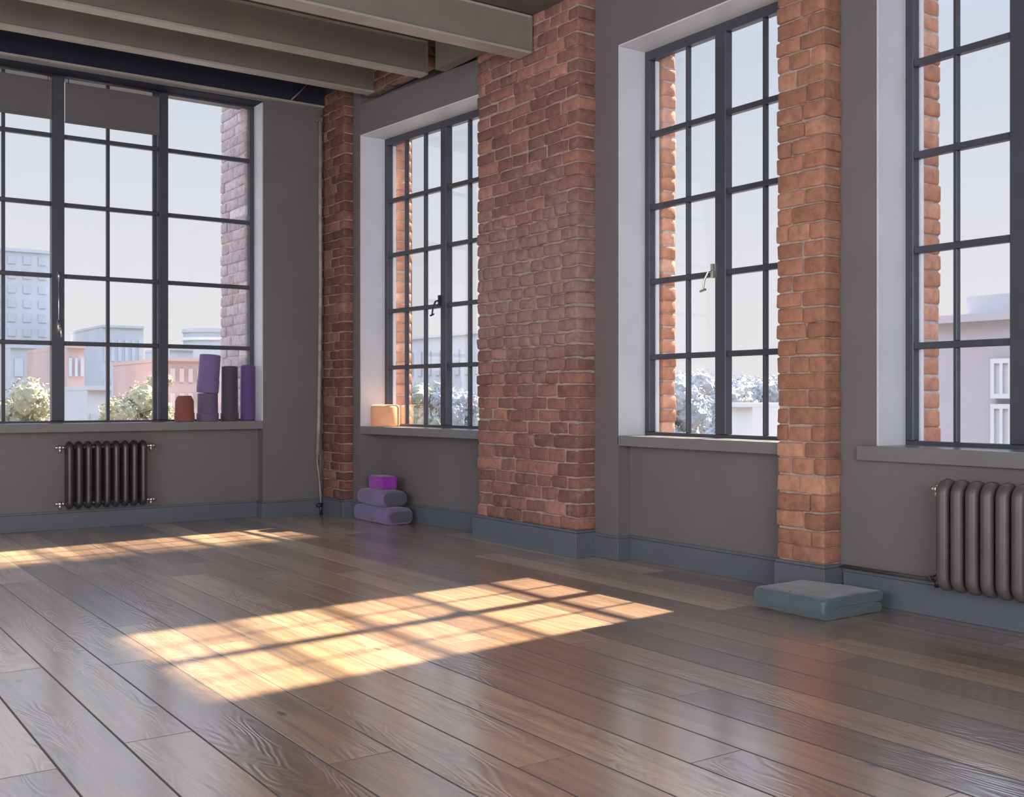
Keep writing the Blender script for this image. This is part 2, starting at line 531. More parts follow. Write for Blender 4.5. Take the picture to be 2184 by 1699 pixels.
# unseen far side and rear, with their own openings
boxes('wall_left', [(-5.3, -5.0, -4.2, -0.2, 0, ZC), (-5.3, -5.0, 6.2, 10.8, 0, ZC), (-5.3, -5.0, -0.2, 6.2, 0, 0.9), (-5.3, -5.0, -0.2, 6.2, 3.9, ZC)], 'plaster', kind='structure')
boxes('wall_rear', [(-5.3, -3.6, -4.3, -4.0, 0, ZC), (1.6, 5.9, -4.3, -4.0, 0, ZC), (-3.6, 1.6, -4.3, -4.0, 0, 0.9), (-3.6, 1.6, -4.3, -4.0, 3.9, ZC)], 'plaster', kind='structure')

# dark header atop the back wall; floor bounce is put into its flange colour
hd = boxes('trim_1', [(-5.0, 4.82, 10.31, BY, 4.225, 4.62)], 'header', kind='structure')
boxes('lower_flange', [(-5.0, 4.82, 10.295, BY, 4.205, 4.225)], 'flange', hd)
# pale bearing block and bare brick over the first bay
boxes('trim_2', [(XP1 + .02, XP1 + .12, 7.55, 8.28, 4.12, 4.45)], 'beam', kind='structure')
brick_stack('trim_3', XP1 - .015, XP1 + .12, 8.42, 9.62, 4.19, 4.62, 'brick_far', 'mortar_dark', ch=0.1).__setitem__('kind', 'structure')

# baseboards with a small moulded top edge
def bboard(name, segs):
    lst = []
    for (x0, x1, y0, y1, hgt, ax) in segs:
        lst.append((x0, x1, y0, y1, 0, hgt - .02))
        if ax == 'x': lst.append((x0 + .008, x1, y0, y1, hgt - .02, hgt))      # faces -X
        else: lst.append((x0, x1, y0 + .008, y1, hgt - .02, hgt))              # faces -Y
    return boxes(name, lst, 'board', kind='structure', bevel=0.003)
bboard('baseboard_right', [
    (XP1 - .018, XP1, 9.70, 9.83, 0.18, 'x'), (XP1 - .018, 5.17, 9.682, 9.70, 0.18, 'y'),
    (XP2 - .018, XP2, 6.13, 6.39, 0.18, 'x'), (XP2 - .018, 5.36, 6.112, 6.13, 0.18, 'y'), (5.338, 5.36, 4.57, 6.112, 0.18, 'x'),
    (XP3 - .026, XP3, -4.0, 4.16, 0.19, 'x')])
splay(bboard('baseboard_right_far_bay', [(5.152, 5.17, 7.80, 9.682, 0.18, 'x')]))
bboard('baseboard_back', [(BX1, 4.82, BY - .018, BY, 0.17, 'y'), (BX1 - .018, BX1, BY - .018, 10.50, 0.17, 'x'),
    (BX0, BX1 - .018, 10.478, 10.50, 0.17, 'y'), (-5.0, BX0, BY - .018, BY, 0.17, 'y')])

# ------------------------------------------------------------------ piers
t = thing('brick_pier', 'broad weathered brick pier between the first and second tall windows', 'brick pier')
brick_stack('brickwork', 5.07, 5.262, 6.40, 7.78, 0.20, 4.26, 'brick_big', 'mortar', t, ch=0.1, rough=1, amp=0.0075, smallband=(1.25, 2.65))
boxes('plinth', [(5.04, 5.262, 6.382, 7.815, 0, 0.185), (5.05, 5.262, 6.392, 7.80, 0.185, 0.205)], 'board', t, bevel=0.004)
t = thing('brick_pier', 'narrow orange brick pier just left of the near radiator and above the folded blanket', 'brick pier')
brick_stack('brickwork', 5.19, 5.345, 4.20, 4.565, 0.21, 4.26, 'brick_mid', 'mortar', t, ch=0.103, blen=(.15, .32), amp=0.005, rad=0.011, gap=.009)
boxes('plinth', [(5.17, 5.345, 4.185, 4.57, 0, 0.19), (5.18, 5.345, 4.193, 4.57, 0.19, 0.21)], 'board', t, bevel=0.004)
t = thing('brick_pier', 'slim dark brick pier filling the far corner behind the pipe', 'brick pier')
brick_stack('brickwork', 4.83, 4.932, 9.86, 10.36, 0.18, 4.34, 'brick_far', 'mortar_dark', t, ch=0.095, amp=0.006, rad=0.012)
boxes('plinth', [(4.81, 4.932, 9.845, 10.36, 0, 0.165), (4.818, 4.932, 9.852, 10.36, 0.165, 0.18)], 'board', t, bevel=0.004)

# ------------------------------------------------------------------ right windows
ZR = [0.95, 1.51, 2.075, 2.635, 3.18, 3.74]
W1M = (8.73, 8.64); W1B = (9.34, 9.02, 8.33, 8.02)
def right_window(idx, xf, ya, yb, mull, bars, xw, zlip, over=0.0, hx=None, handle_mat='black_metal'):
    """ya > yb are the ends of the opening, xf the room face of the frame"""
    w = 0.035; dp = 0.06
    lst = [(xf, xf + dp, yb, ya, ZR[0] - .05, ZR[0] + .0), (xf, xf + dp, yb, ya, ZR[5], HZ), (xf, xf + dp, ya - .065, ya, ZR[0], ZR[5]), (xf, xf + dp, yb, yb + .065, ZR[0], ZR[5])]
    m0, m1 = mull
    lst.append((xf - .01, xf + dp, m1, m0, ZR[0], ZR[5]))
    segs = [(m0, ya - .065), (yb + .065, m1)]
    for z in ZR[1:5]:
        for a, b in segs: lst.append((xf + .006, xf + dp - .006, a, b, z - .02, z + .02))
    for b_ in bars:
        for z0, z1 in zip(ZR[:-1], ZR[1:]):
            lst.append((xf + .01, xf + dp - .01, b_ - .012, b_ + .012, z0 + (0.02 if z0 > 1 else 0), z1 - (.02 if z1 < 3.5 else 0)))
    root = boxes('window_%d' % idx, lst, 'frame', kind='structure', bevel=0.004, seg=1)
    boxes('glass', [(xf + .028, xf + .032, yb + .05, ya - .05, ZR[0] - .02, ZR[5] + .02)], 'glass', root)
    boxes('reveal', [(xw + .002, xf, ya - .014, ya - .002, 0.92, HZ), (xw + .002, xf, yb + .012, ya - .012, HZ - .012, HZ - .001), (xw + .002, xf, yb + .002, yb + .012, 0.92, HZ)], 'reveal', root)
    # putty line seen on the outer side of the far stile
    boxes('putty_line', [(xf + dp, xf + dp + .03, ya - .075, ya - .04, ZR[0], ZR[5])], 'whiteline', root)
    # sill board
    lip = xw - over
    boxes('window_sill', [(lip, xf + .02, (yb - over * 2), (ya + (0.17 if over else 0)), zlip - .075, zlip)] if not over else
          [(lip, xw + .01, yb - .17, ya + .10, zlip - .085, zlip), (xw, xf + .02, yb, ya, zlip - .05, zlip)], 'sill', root, bevel=0.004)
    if hx is not None:
        bm = bmesh.new()
        bx(bm, xf - .03, xf - .01, hx[0] - .012, hx[0] + .012, hx[1] - .05, hx[1] + .05)
        tube(bm, [(xf - .03, hx[0], hx[1]), (xf - .06, hx[0] + .005, hx[1] - .01), (xf - .07, hx[0] + .03, hx[1] - .06), (xf - .07, hx[0] + .045, hx[1] - .13)], [.008, .009, .008, .007], 8)
        tube(bm, [(xf - .07, hx[0] + .02, hx[1] - .13), (xf - .07, hx[0] + .07, hx[1] - .14)], .009, 8)
        obj('handle', bm, handle_mat, root)
    return root
splay(right_window(1, 5.20, 9.70, 7.60, W1M, W1B, XP1, 0.925, hx=(W1M[0], 2.12)))
right_window(2, 5.50, 6.14, 4.56, (5.39, 5.29), (5.69, 4.96), XP2, 0.925, hx=(5.40, 2.09), handle_mat='metal')
right_window(3, 5.60, 3.95, 2.45, (3.28, 3.18), (3.62, 2.83), XP3, 0.925, over=0.05)
right_window(4, 5.60, 1.52, -0.02, (0.80, 0.70), (1.13, 0.37), XP3, 0.925, over=0.05)
right_window(5, 5.60, -0.88, -2.42, (-1.60, -1.70), (-1.27, -2.03), XP3, 0.925, over=0.05)

# outer brick leaf seen through the panes (far jambs)
for (yy, xa, xb, nm) in ((9.67, 5.32, 5.50, 4), (6.05, 5.62, 5.75, 5), (3.93, 5.72, 5.94, 6)):
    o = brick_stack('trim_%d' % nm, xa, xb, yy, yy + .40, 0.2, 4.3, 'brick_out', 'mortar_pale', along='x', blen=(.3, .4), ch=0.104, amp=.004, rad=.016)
    o['kind'] = 'structure'
for (y0, y1, xa, xb, nm) in ((4.2, 9.7, 5.54, 5.72, 7),):
    pass

# ------------------------------------------------------------------ back window
FY = 10.57
ZB = [0.995, 1.71, 2.33, 2.99, 3.62, 4.155]
lst = [(BX0, BX1, FY, FY + .06, 0.95, ZB[0]), (BX0, BX1, FY, FY + .06, ZB[5], 4.185),
       (4.12, 4.18, FY, FY + .06, ZB[0], ZB[5]), (3.20, 3.285, FY - .03, FY + .06, ZB[0], ZB[5]), (2.22, 2.33, FY - .03, FY + .06, ZB[0], ZB[5]),
       (1.29, 1.375, FY - .03, FY + .06, ZB[0], ZB[5]), (BX0, .40, FY, FY + .06, ZB[0], ZB[5])]
for a, b in ((.40, 1.29), (1.375, 2.22), (2.33, 3.20), (3.285, 4.12)):
    for z in ZB[1:5]: lst.append((a, b, FY + .006, FY + .054, z - .02, z + .02))
for b_, w_ in ((1.82, .015), (2.73, .015), (3.17, .02), (1.41, .02)):
    for z0, z1 in zip(ZB[:-1], ZB[1:]):
        lst.append((b_ - w_, b_ + w_, FY + .01, FY + .05, z0 + (.02 if z0 > 1.2 else 0), z1 - (.02 if z1 < 4 else 0)))
w6 = boxes('window_6', lst, 'frame', kind='structure', bevel=0.004, seg=1)
boxes('glass', [(BX0 + .03, BX1 - .03, FY + .028, FY + .032, ZB[0] - .02, ZB[5] + .01)], 'glass', w6)
boxes('window_sill', [(BX0, BX1, BY - .005, FY + .02, 0.895, 0.975)], 'sill', w6, bevel=0.004)
bm = bmesh.new()
tube(bm, [(2.275, FY - .05, 1.80), (2.275, FY - .05, 2.34)], .006, 8)
bx(bm, 2.262, 2.288, FY - .06, FY - .03, 1.80, 1.92)
bx(bm, 2.265, 2.285, FY - .06, FY - .03, 2.29, 2.36)
tube(bm, [(2.275, FY - .06, 1.86), (2.285, FY - .085, 1.83), (2.29, FY - .09, 1.76)], .008, 8)
obj('bolt_handle', bm, 'metal', w6, smooth=True)
# pale violet outer brick jamb and its downpipe
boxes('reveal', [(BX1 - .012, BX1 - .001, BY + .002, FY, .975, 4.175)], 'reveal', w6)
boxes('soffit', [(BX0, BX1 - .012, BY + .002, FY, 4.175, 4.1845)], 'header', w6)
o = brick_stack('trim_7', 4.10, 4.30, 10.64, 11.35, 0.2, 4.6, 'brick_pale', 'mortar_pale', along='y', blen=(.3, .45), ch=.11, amp=.006, rad=.014)
o['kind'] = 'structure'

# ------------------------------------------------------------------ roller blinds
def blind(x0, x1, lab, zb):
    t = thing('roller_blind', lab, 'blind', (0, 0, 0), 0, None)
    bm = bmesh.new(); bx(bm, x0, x1, FY - .045, FY - .041, zb, 4.11); obj('fabric', bm, 'blind', t)
    bm = bmesh.new(); tube(bm, [(x0 - .0, FY - .043, 4.155), (x1 + .0, FY - .043, 4.155)], .014, 14); obj('roller_tube', bm, 'frame', t, smooth=True)
    boxes('bottom_rail', [(x0, x1, FY - .052, FY - .036, zb - .018, zb)], 'blind', t)
    for xx in (x0 + .03, x1 - .03): boxes('hanging_strap', [(xx - .004, xx + .004, FY - .045, FY - .041, 4.10, 4.15)], 'frame', t)
blind(2.331, 3.195, 'half-rolled grey blind in the middle casement, left of the big clear pane', 3.755)
blind(1.38, 2.215, 'half-rolled grey blind cut off by the left edge of the photo', 3.77)

# ------------------------------------------------------------------ beams
def beam(xe, y0, wd, zb, hgt, lab, xs=-5.0, end=True):
    t = thing('ceiling_beam', lab, 'beam', (0, 0, 0), 0, 'grey ceiling beams')
    boxes('web', [(xs, xe, y0 + .012, y0 + wd - .012, zb + .018, zb + hgt - .018)], 'beam', t)
    boxes('lower_flange', [(xs, xe, y0, y0 + wd, zb, zb + .018)], 'flange', t)
    boxes('upper_flange', [(xs, xe, y0 - .006, y0 + wd + .006, zb + hgt - .018, zb + hgt)], 'flange', t)
    boxes('end_plate', [(xe, xe + .012, y0 - .004, y0 + wd + .004, zb, zb + hgt)], 'beam', t)
beam(4.92, 9.39, .12, 4.17, .345, 'grey ceiling beam farthest back, next to the dark header')
beam(4.91, 8.36, .13, 4.09, .30, 'grey ceiling beam second from the back, ending over the first tall window')
beam(5.05, 6.97, .17, 3.94, .30, 'nearest grey ceiling beam, ending against the broad brick pier')

# ------------------------------------------------------------------ radiators
def rad_section(name, axis, pitch_pos, w, depth, z0, z1, mat, parent, base):
    """one column loop: front tube, rounded head, back tube, rounded foot"""
    bm = bmesh.new()
    r = w / 2
    pts = []
    rr = depth / 2 - r
    for k in range(9):
        a = PI * k / 8
        pts.append((-math.cos(a) * rr, z1 - r - rr + math.sin(a) * rr))
    for k in range(9):
        a = PI * k / 8
        pts.append((math.cos(a) * rr, z0 + r + rr - math.sin(a) * rr))
    P3 = []
    for d, z in pts:
        P3.append((base + d, pitch_pos, z) if axis == 'y' else (pitch_pos, base + d, z))
    tube(bm, P3, r, 14, closed=True)
    # web between the tubes
    e = r * .35
    if axis == 'y': bx(bm, base - rr, base + rr, pitch_pos - e, pitch_pos + e, z0 + r, z1 - r)
    else: bx(bm, pitch_pos - e, pitch_pos + e, base - rr, base + rr, z0 + r, z1 - r)
    return obj(name, bm, mat, parent, smooth=True)

def valve(bm, p, dx, dy):
    p = Vector(p); d = Vector((dx, dy, 0))
    tube(bm, [p, p + d * .03], .014, 12)
    tube(bm, [p + d * .03, p + d * .055], .022, 8)
    tube(bm, [p + d * .055, p + d * .085], [.016, .011], 10)
    tube(bm, [p + d * .042, p + d * .042 + Vector((0, 0, -.05))], .012, 10)

t = thing('radiator', 'small dark cast iron radiator under the wide window with blinds', 'radiator')
for k in range(9):
    rad_section('column', 'x', 2.335 + k * .0825, .058, .13, 0.19, 0.81, 'rad_dark', t, 10.39)
bm = bmesh.new()
tube(bm, [(2.30, 10.39, .755), (3.03, 10.39, .755)], .022, 12)
obj('header_pipe', bm, 'rad_dark', t, smooth=True); bm = bmesh.new()
tube(bm, [(2.30, 10.39, .245), (3.03, 10.39, .245)], .022, 12)
obj('header_pipe', bm, 'rad_dark', t, smooth=True)
for (x, z, s) in ((2.30, .755, -1), (2.30, .245, -1), (3.03, .755, 1), (3.03, .245, 1)):
    bm = bmesh.new(); valve(bm, (x, 10.39, z), s, 0)
    obj('valve', bm, 'metal', t, smooth=True)
for b_ in [(2.42, 2.44, 10.44, 10.50, .68, .72), (2.90, 2.92, 10.44, 10.50, .68, .72), (2.42, 2.44, 10.44, 10.50, .28, .32), (2.90, 2.92, 10.44, 10.50, .28, .32)]: boxes('wall_bracket', [b_], 'rad_dark', t)

t = thing('radiator', 'large taupe cast iron radiator at the right edge under the sunniest window', 'radiator')
RX = 5.20
for k in range(10):
    rad_section('column', 'y', 3.395 - k * .084, .072, .16, 0.175, 0.775, 'rad_warm', t, RX)
bm = bmesh.new()
tube(bm, [(RX, 3.43, .70), (RX, 2.60, .70)], .026, 12)
obj('header_pipe', bm, 'rad_warm', t, smooth=True); bm = bmesh.new()
tube(bm, [(RX, 3.43, .245), (RX, 2.60, .245)], .026, 12)
obj('header_pipe', bm, 'rad_warm', t, smooth=True)
for z in (.715, .235):
    bm = bmesh.new(); valve(bm, (RX, 3.43, z), 0, .75)
    obj('valve', bm, 'metal' if z > .5 else 'black_metal', t, smooth=True)
for b_ in [(5.26, 5.34, 3.30, 3.32, .62, .66), (5.26, 5.34, 2.70, 2.72, .62, .66), (5.26, 5.34, 3.30, 3.32, .3, .34), (5.26, 5.34, 2.70, 2.72, .3, .34)]: boxes('wall_bracket', [b_], 'rad_warm', t)
bm = bmesh.new()
tube(bm, [(5.295, 4.15, .205), (5.295, 3.62, .205), (5.26, 3.53, .215), (RX, 3.50, .235)], .011, 10)
tag(obj('heating_pipe', bm, 'rad_warm', smooth=True), 'thin grey heating pipe running above the baseboard to the near radiator', 'pipe')

# ------------------------------------------------------------------ corner pipe
t = thing('corner_pipe', 'old pale pipe running down the far corner beside the slim brick pier', 'pipe')
bm = bmesh.new()
tube(bm, [(4.785, 10.32, 4.06), (4.785, 10.32, 3.2), (4.788, 10.32, 2.4), (4.78, 10.32, 1.6), (4.77, 10.32, .95), (4.755, 10.32, .62)], .021, 10)
obj('duct', bm, 'pipe', t, smooth=True)
bm = bmesh.new()
tube(bm, [(4.755, 10.32, .62), (4.75, 10.32, .56), (4.775, 10.315, .34), (4.785, 10.31, .16), (4.788, 10.31, .12)], [.012, .012, .009, .009, .012], 8)
obj('hose', bm, 'pipe', t, smooth=True)
bm = bmesh.new()
tube(bm, [(4.80, 10.345, 4.15), (4.80, 10.345, 2.2), (4.795, 10.345, 1.0), (4.798, 10.345, .22)], .009, 8)
obj('cable', bm, 'pipe', t, smooth=True)
bm = bmesh.new()
bx(bm, 4.735, 4.80, 10.30, 10.34, 4.06, 4.10); tube(bm, [(4.74, 10.31, 4.05), (4.80, 10.31, 4.17), (4.81, 10.32, 4.205)], .008, 8)
obj('bracket', bm, 'metal', t)
bm = bmesh.new()
tube(bm, [(4.795, 10.31, .12), (4.78, 10.30, .07), (4.785, 10.30, 0.0)], .013, 10); tube(bm, [(4.74, 10.30, .10), (4.79, 10.30, .10)], .02, 10)
obj('valve', bm, 'black_metal', t, smooth=True)
bm = bmesh.new()
tube(bm, [tuple(on_y(621, 214, 10.25)), tuple(on_y(640, 196, 10.25)), tuple(on_y(655, 180, 10.25))], .006, 8)
tag(obj('stay_wire', bm, 'pipe', smooth=True), 'short pale wire slanting across the dark header near the far corner', 'wire')

# ------------------------------------------------------------------ things on the back sill
SB = 0.975
def roll(name, lab, cat, x, y, z, prof, mat, tilt=0, band=None, group=None):
    t = thing(name, lab, cat, (x, y, z), 0, group)
    t.rotation_euler = (0, tilt, 0)
    bm = bmesh.new(); lathe(bm, prof); obj('roll', bm, mat, t, smooth=True).modifiers.new('w', 'WEIGHTED_NORMAL')
    if band:
        z0, z1, r = band
        bm = bmesh.new(); lathe(bm, [(r - .012, z0), (r - .002, z0 + .004), (r, z0 + .012), (r, z1 - .012), (r - .003, z1 - .004), (r - .012, z1)]); obj('wrap_band', bm, mat, t, smooth=True)
    # spiral seam of the rolled sheet on the top face
    R_ = prof[-2][0]; zt = prof[-1][1]
    bm = bmesh.new()
    tube(bm, [((R_ * .12 + R_ * .8 * k / 60) * math.cos(k * .42), (R_ * .12 + R_ * .8 * k / 60) * math.sin(k * .42), zt) for k in range(61)], .0025, 5)
    obj('spiral_edge', bm, mat, t)
    return t
def cyl(r, h, b=.012, r2=None):
    r2 = r2 or r
    return [(r - b, 0), (r - b * .3, b * .3), (r, b), (r2, h - b), (r2 - b * .3, h - b * .3), (r2 - b, h)]
SY = 10.455
roll('foam_roller', 'short rust-red foam roller, leftmost on the back sill', 'foam roller', 3.415, SY, SB, [(.085, 0), (.094, .006), (.096, .02), (.095, .085), (.088, .095), (.090, .10), (.088, .20), (.070, .242), (.060, .25)], 'rust', band=None)
roll('yoga_mat', 'grey-purple rolled mat standing upright as the base of the leaning pair', 'yoga mat', 3.645, SY, SB, cyl(.100, .275, .008, .098), 'purple', band=(0, .085, .107))
roll('yoga_mat', 'lilac rolled mat leaning to the right on top of the shorter roll', 'yoga mat', 3.642, SY, SB + .280, cyl(.104, .375, .008, .101), 'lilac', tilt=math.radians(4.5), band=(0.0, .135, .1065))
roll('yoga_mat', 'tall charcoal rolled mat between the leaning stack and the violet roll', 'yoga mat', 3.868, SY, SB, cyl(.083, .545, .012, .079), 'charcoal', band=(0, .085, .089))
roll('yoga_mat', 'deep violet rolled mat at the right end of the back sill', 'yoga mat', 4.058, SY, SB, cyl(.076, .56, .018, .074), 'violet')

# peach roller on the first right-hand sill
t = thing('foam_roller', 'peach foam roller on the sill of the first tall window', 'foam roller', (5.07, 9.44, .925))
bm = bmesh.new(); lathe(bm, [(.128, 0), (.138, .006), (.142, .02), (.142, .185), (.136, .20), (.120, .212), (.05, .216), (.045, .20), (.045, .19)], 48); obj('roller', bm, 'peach', t, smooth=True)

# ------------------------------------------------------------------ soft folded things
def soft_box(name, sx, sy, sz, rad, mat, parent, amp=.004, sag=0.0, seed=0, n=14, z0=0.0):
    bm = bmesh.new()
    bmesh.ops.create_cube(bm, size=1.0)
    bmesh.ops.subdivide_edges(bm, edges=bm.edges[:], cuts=n, use_grid_fill=True)
    hx, hy, hz = sx / 2, sy / 2, sz / 2
    for v in bm.verts:
        p = Vector((v.co.x * sx, v.co.y * sy, v.co.z * sz))
        inner = Vector((max(-hx + rad, min(hx - rad, p.x)), max(-hy + rad, min(hy - rad, p.y)), max(-hz + rad, min(hz - rad, p.z))))
        d = p - inner
        if d.length > 1e-6: p = inner + d.normalized() * rad
        q = noise.noise_vector(p * 6 + Vector((seed, seed * 2, 0))) * amp
        p += q
        top = (p.z + hz) / sz
        p.z -= sag * top * ((p.x / hx) ** 2 * .5 + (p.y / hy) ** 2 * .5)
        p.z = max(p.z + hz, 0) + z0
        v.co = p
    return obj(name, bm, mat, parent, smooth=True)

def fold_profile(w, t, n=10):
    """open end at +x, round fold at -x : a sheet of thickness t doubled over, total height 2t"""
    out = []
    # outer going from bottom open end to top open end around the fold
    out.append((w / 2, 0)); 
    for k in range(n + 1):
        a = -PI / 2 - PI * k / n
        out.append((-w / 2 + t + math.cos(a) * t, t + math.sin(a) * t))
    out.append((w / 2, 2 * t))
    return out
def extrude_profile(name, prof, length, mat, parent, rad=.012, seed=0, amp=.003, ny=18, center=None):
    """prof : closed polygon in (x, z); extruded along y with rounded ends and soft waviness"""
    bm = bmesh.new()
    cx = sum(p[0] for p in prof) / len(prof); cz = sum(p[1] for p in prof) / len(prof)
    if center: cx, cz = center
    rings = []
    ys = []
    for k in range(5):
        a = PI / 2 * k / 4
        ys.append((-length / 2 + rad * (1 - math.sin(a)), rad * (1 - math.cos(a))))
    for k in range(1, ny): ys.append((-length / 2 + rad + (length - 2 * rad) * k / ny, 0))
    for k in range(5):
        a = PI / 2 * (4 - k) / 4
        ys.append((length / 2 - rad * (1 - math.sin(a)), rad * (1 - math.cos(a))))
    ys[0] = (-length / 2, rad); 
    # order by y
    ys = sorted([(-length / 2 + rad * (1 - math.cos(PI / 2 * k / 4)), rad * (1 - math.sin(PI / 2 * k / 4))) for k in range(5)] +
                [(-length / 2 + rad + (length - 2 * rad) * k / ny, 0) for k in range(1, ny)] +
                [(length / 2 - rad * (1 - math.cos(PI / 2 * k / 4)), rad * (1 - math.sin(PI / 2 * k / 4))) for k in range(5)])
    for (y, ins) in ys:
        ring = []
        for (x, z) in prof:
            d = Vector((x - cx, z - cz)); L = d.length or 1
            s = max(0, (L - ins)) / L
            q = Vector((cx + d.x * s, y, cz + d.y * s))
            q += noise.noise_vector(q * 7 + Vector((seed, 0, seed))) * amp
            ring.append(bm.verts.new(q))
        rings.append(ring)
    n = len(prof)
    for A, B in zip(rings, rings[1:]):
        for k in range(n): bm.faces.new((A[k], A[(k + 1) % n], B[(k + 1) % n], B[k]))
    bm.faces.new(rings[0]); bm.faces.new(rings[-1][::-1])
    return obj(name, bm, mat, parent, smooth=True)
def stadium(w, h, r, n=8, x0=0, z0=0):
    """rounded rectangle w x h, densely sampled"""
    pts = []
    for (cx, cz, a0) in ((w / 2 - r, h - r, 0), (-w / 2 + r, h - r, PI / 2), (-w / 2 + r, r, PI), (w / 2 - r, r, 1.5 * PI)):
        for k in range(n + 1):
            a = a0 + PI / 2 * k / n
            pts.append((x0 + cx + r * math.cos(a), z0 + cz + r * math.sin(a)))
    # subdivide long edges
    out = []
    for i, p in enumerate(pts):
        q = pts[(i + 1) % len(pts)]
        out.append(p)
        L = math.hypot(q[0] - p[0], q[1] - p[1])
        m = int(L / .03)
        for k in range(1, m): out.append((p[0] + (q[0] - p[0]) * k / m, p[1] + (q[1] - p[1]) * k / m))
    return out

# grey folded blanket near the narrow pier
t = thing('folded_blanket', 'slate grey folded blanket lying on the floor below the narrow brick pier', 'blanket', (4.965, 4.06, 0), 0)
W_, L_ = 0.53, 0.50
extrude_profile('lower_layer', stadium(W_ - .03, .054, .026, x0=.002), L_, 'blanket', t, rad=.022, seed=3, amp=.004)
extrude_profile('upper_layer', stadium(W_, .058, .028, z0=.062), L_ + .004, 'blanket', t, rad=.024, seed=9, amp=.005)
# outer fold wrapping the left side
pr = []
for k in range(13):
    a = PI / 2 + PI * k / 12
    pr.append((-W_ / 2 + .058 + math.cos(a) * .062, .0615 + math.sin(a) * .0612))
pr2 = [(-W_ / 2 + .09, .012), (-W_ / 2 + .09, .112)]
extrude_profile('fold', pr + pr2, L_ + .006, 'blanket', t, rad=.016, seed=5, amp=.002)
# seam line of the stitched wrap
bm = bmesh.new()
pts = []
for k in range(13):
    a = PI / 2 + PI * k / 12
    pts.append((-W_ / 2 + .058 + math.cos(a) * .0635, .02, .0615 + math.sin(a) * .0622))
tube(bm, pts, .0022, 6)
obj('seam', bm, 'blanket', t, smooth=True)
for q in t.children:                      # the cloth is folded a little narrower at the back
    for v in q.data.vertices:
        if v.co.x > 0: v.co.x *= 1 - .34 * max(0, min(1, (v.co.y + .25) / .5))

# the stack under the first window
def folded_mat(name, lab, cat, loc, rz, w, l, h, fabric_, endm, seed, tongue=True):
    t = thing(name, lab, cat, loc, rz)
    r = h * .42
    extrude_profile('cover', stadium(w, h, r), l, fabric_, t, rad=.018, seed=seed, amp=.006)
    # folded inner layers seen in the near end
    bm = bmesh.new()
    extrude_profile('inner_layer', stadium(w * .80, h * .64, h * .30, z0=h * .16), .03, endm, t, rad=.008, seed=seed + 4, amp=.003).location = (0.012, -l / 2 - .002, 0)
    extrude_profile('inner_fold', stadium(w * .66, h * .30, h * .145, z0=h * .20), .02, endm, t, rad=.006, seed=seed + 8, amp=.003).location = (0.02, -l / 2 - .016, 0)
    return t
folded_mat('folded_mat', 'blue-violet folded mat on the floor, bottom of the stack under the first tall window', 'yoga mat', (5.01, 9.38, 0), math.radians(-1), .295, .70, .16, 'bolster', 'bolster_end_shade', 2)
t = thing('bolster', 'soft purple bolster in the middle of the floor stack, under the magenta block', 'bolster', (5.005, 9.39, .165), math.radians(-3))
soft_box('cushion', .29, .60, .16, .064, 'bolster', t, amp=.006, sag=.022, seed=4)
extrude_profile('end_shade_cap', stadium(.235, .120, .055, z0=.018), .03, 'bolster_end_shade', t, rad=.012, seed=12, amp=.003).location = (0, -.290, 0)  # dark disc added on the near end to stand in for its shade
t = thing('yoga_block', 'bright magenta foam block on top of the floor stack', 'yoga block', (5.0, 9.36, .324), math.radians(-4))
soft_box('block', .17, .31, .125, .014, 'magenta', t, amp=.0012, seed=6)

# ------------------------------------------------------------------ outside
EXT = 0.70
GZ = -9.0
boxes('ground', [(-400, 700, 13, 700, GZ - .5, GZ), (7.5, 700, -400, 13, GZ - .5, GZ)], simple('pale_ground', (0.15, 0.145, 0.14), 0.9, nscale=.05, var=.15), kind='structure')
def bmat(name, col, var=.06): return simple(name, tuple(c * EXT for c in col), .8, nscale=.25, var=var)  # facade colours kept pale: outdoor haze is put into them
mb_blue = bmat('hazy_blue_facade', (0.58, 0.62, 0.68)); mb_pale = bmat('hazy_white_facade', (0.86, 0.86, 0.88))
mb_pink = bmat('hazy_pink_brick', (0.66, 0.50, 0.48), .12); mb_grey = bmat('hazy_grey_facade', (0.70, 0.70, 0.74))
mb_mauve = bmat('hazy_mauve_facade', (0.66, 0.60, 0.64)); mb_win = bmat('hazy_pane', (0.60, 0.66, 0.74)); mb_wf = bmat('white_window_frame', (0.92, 0.92, 0.93))

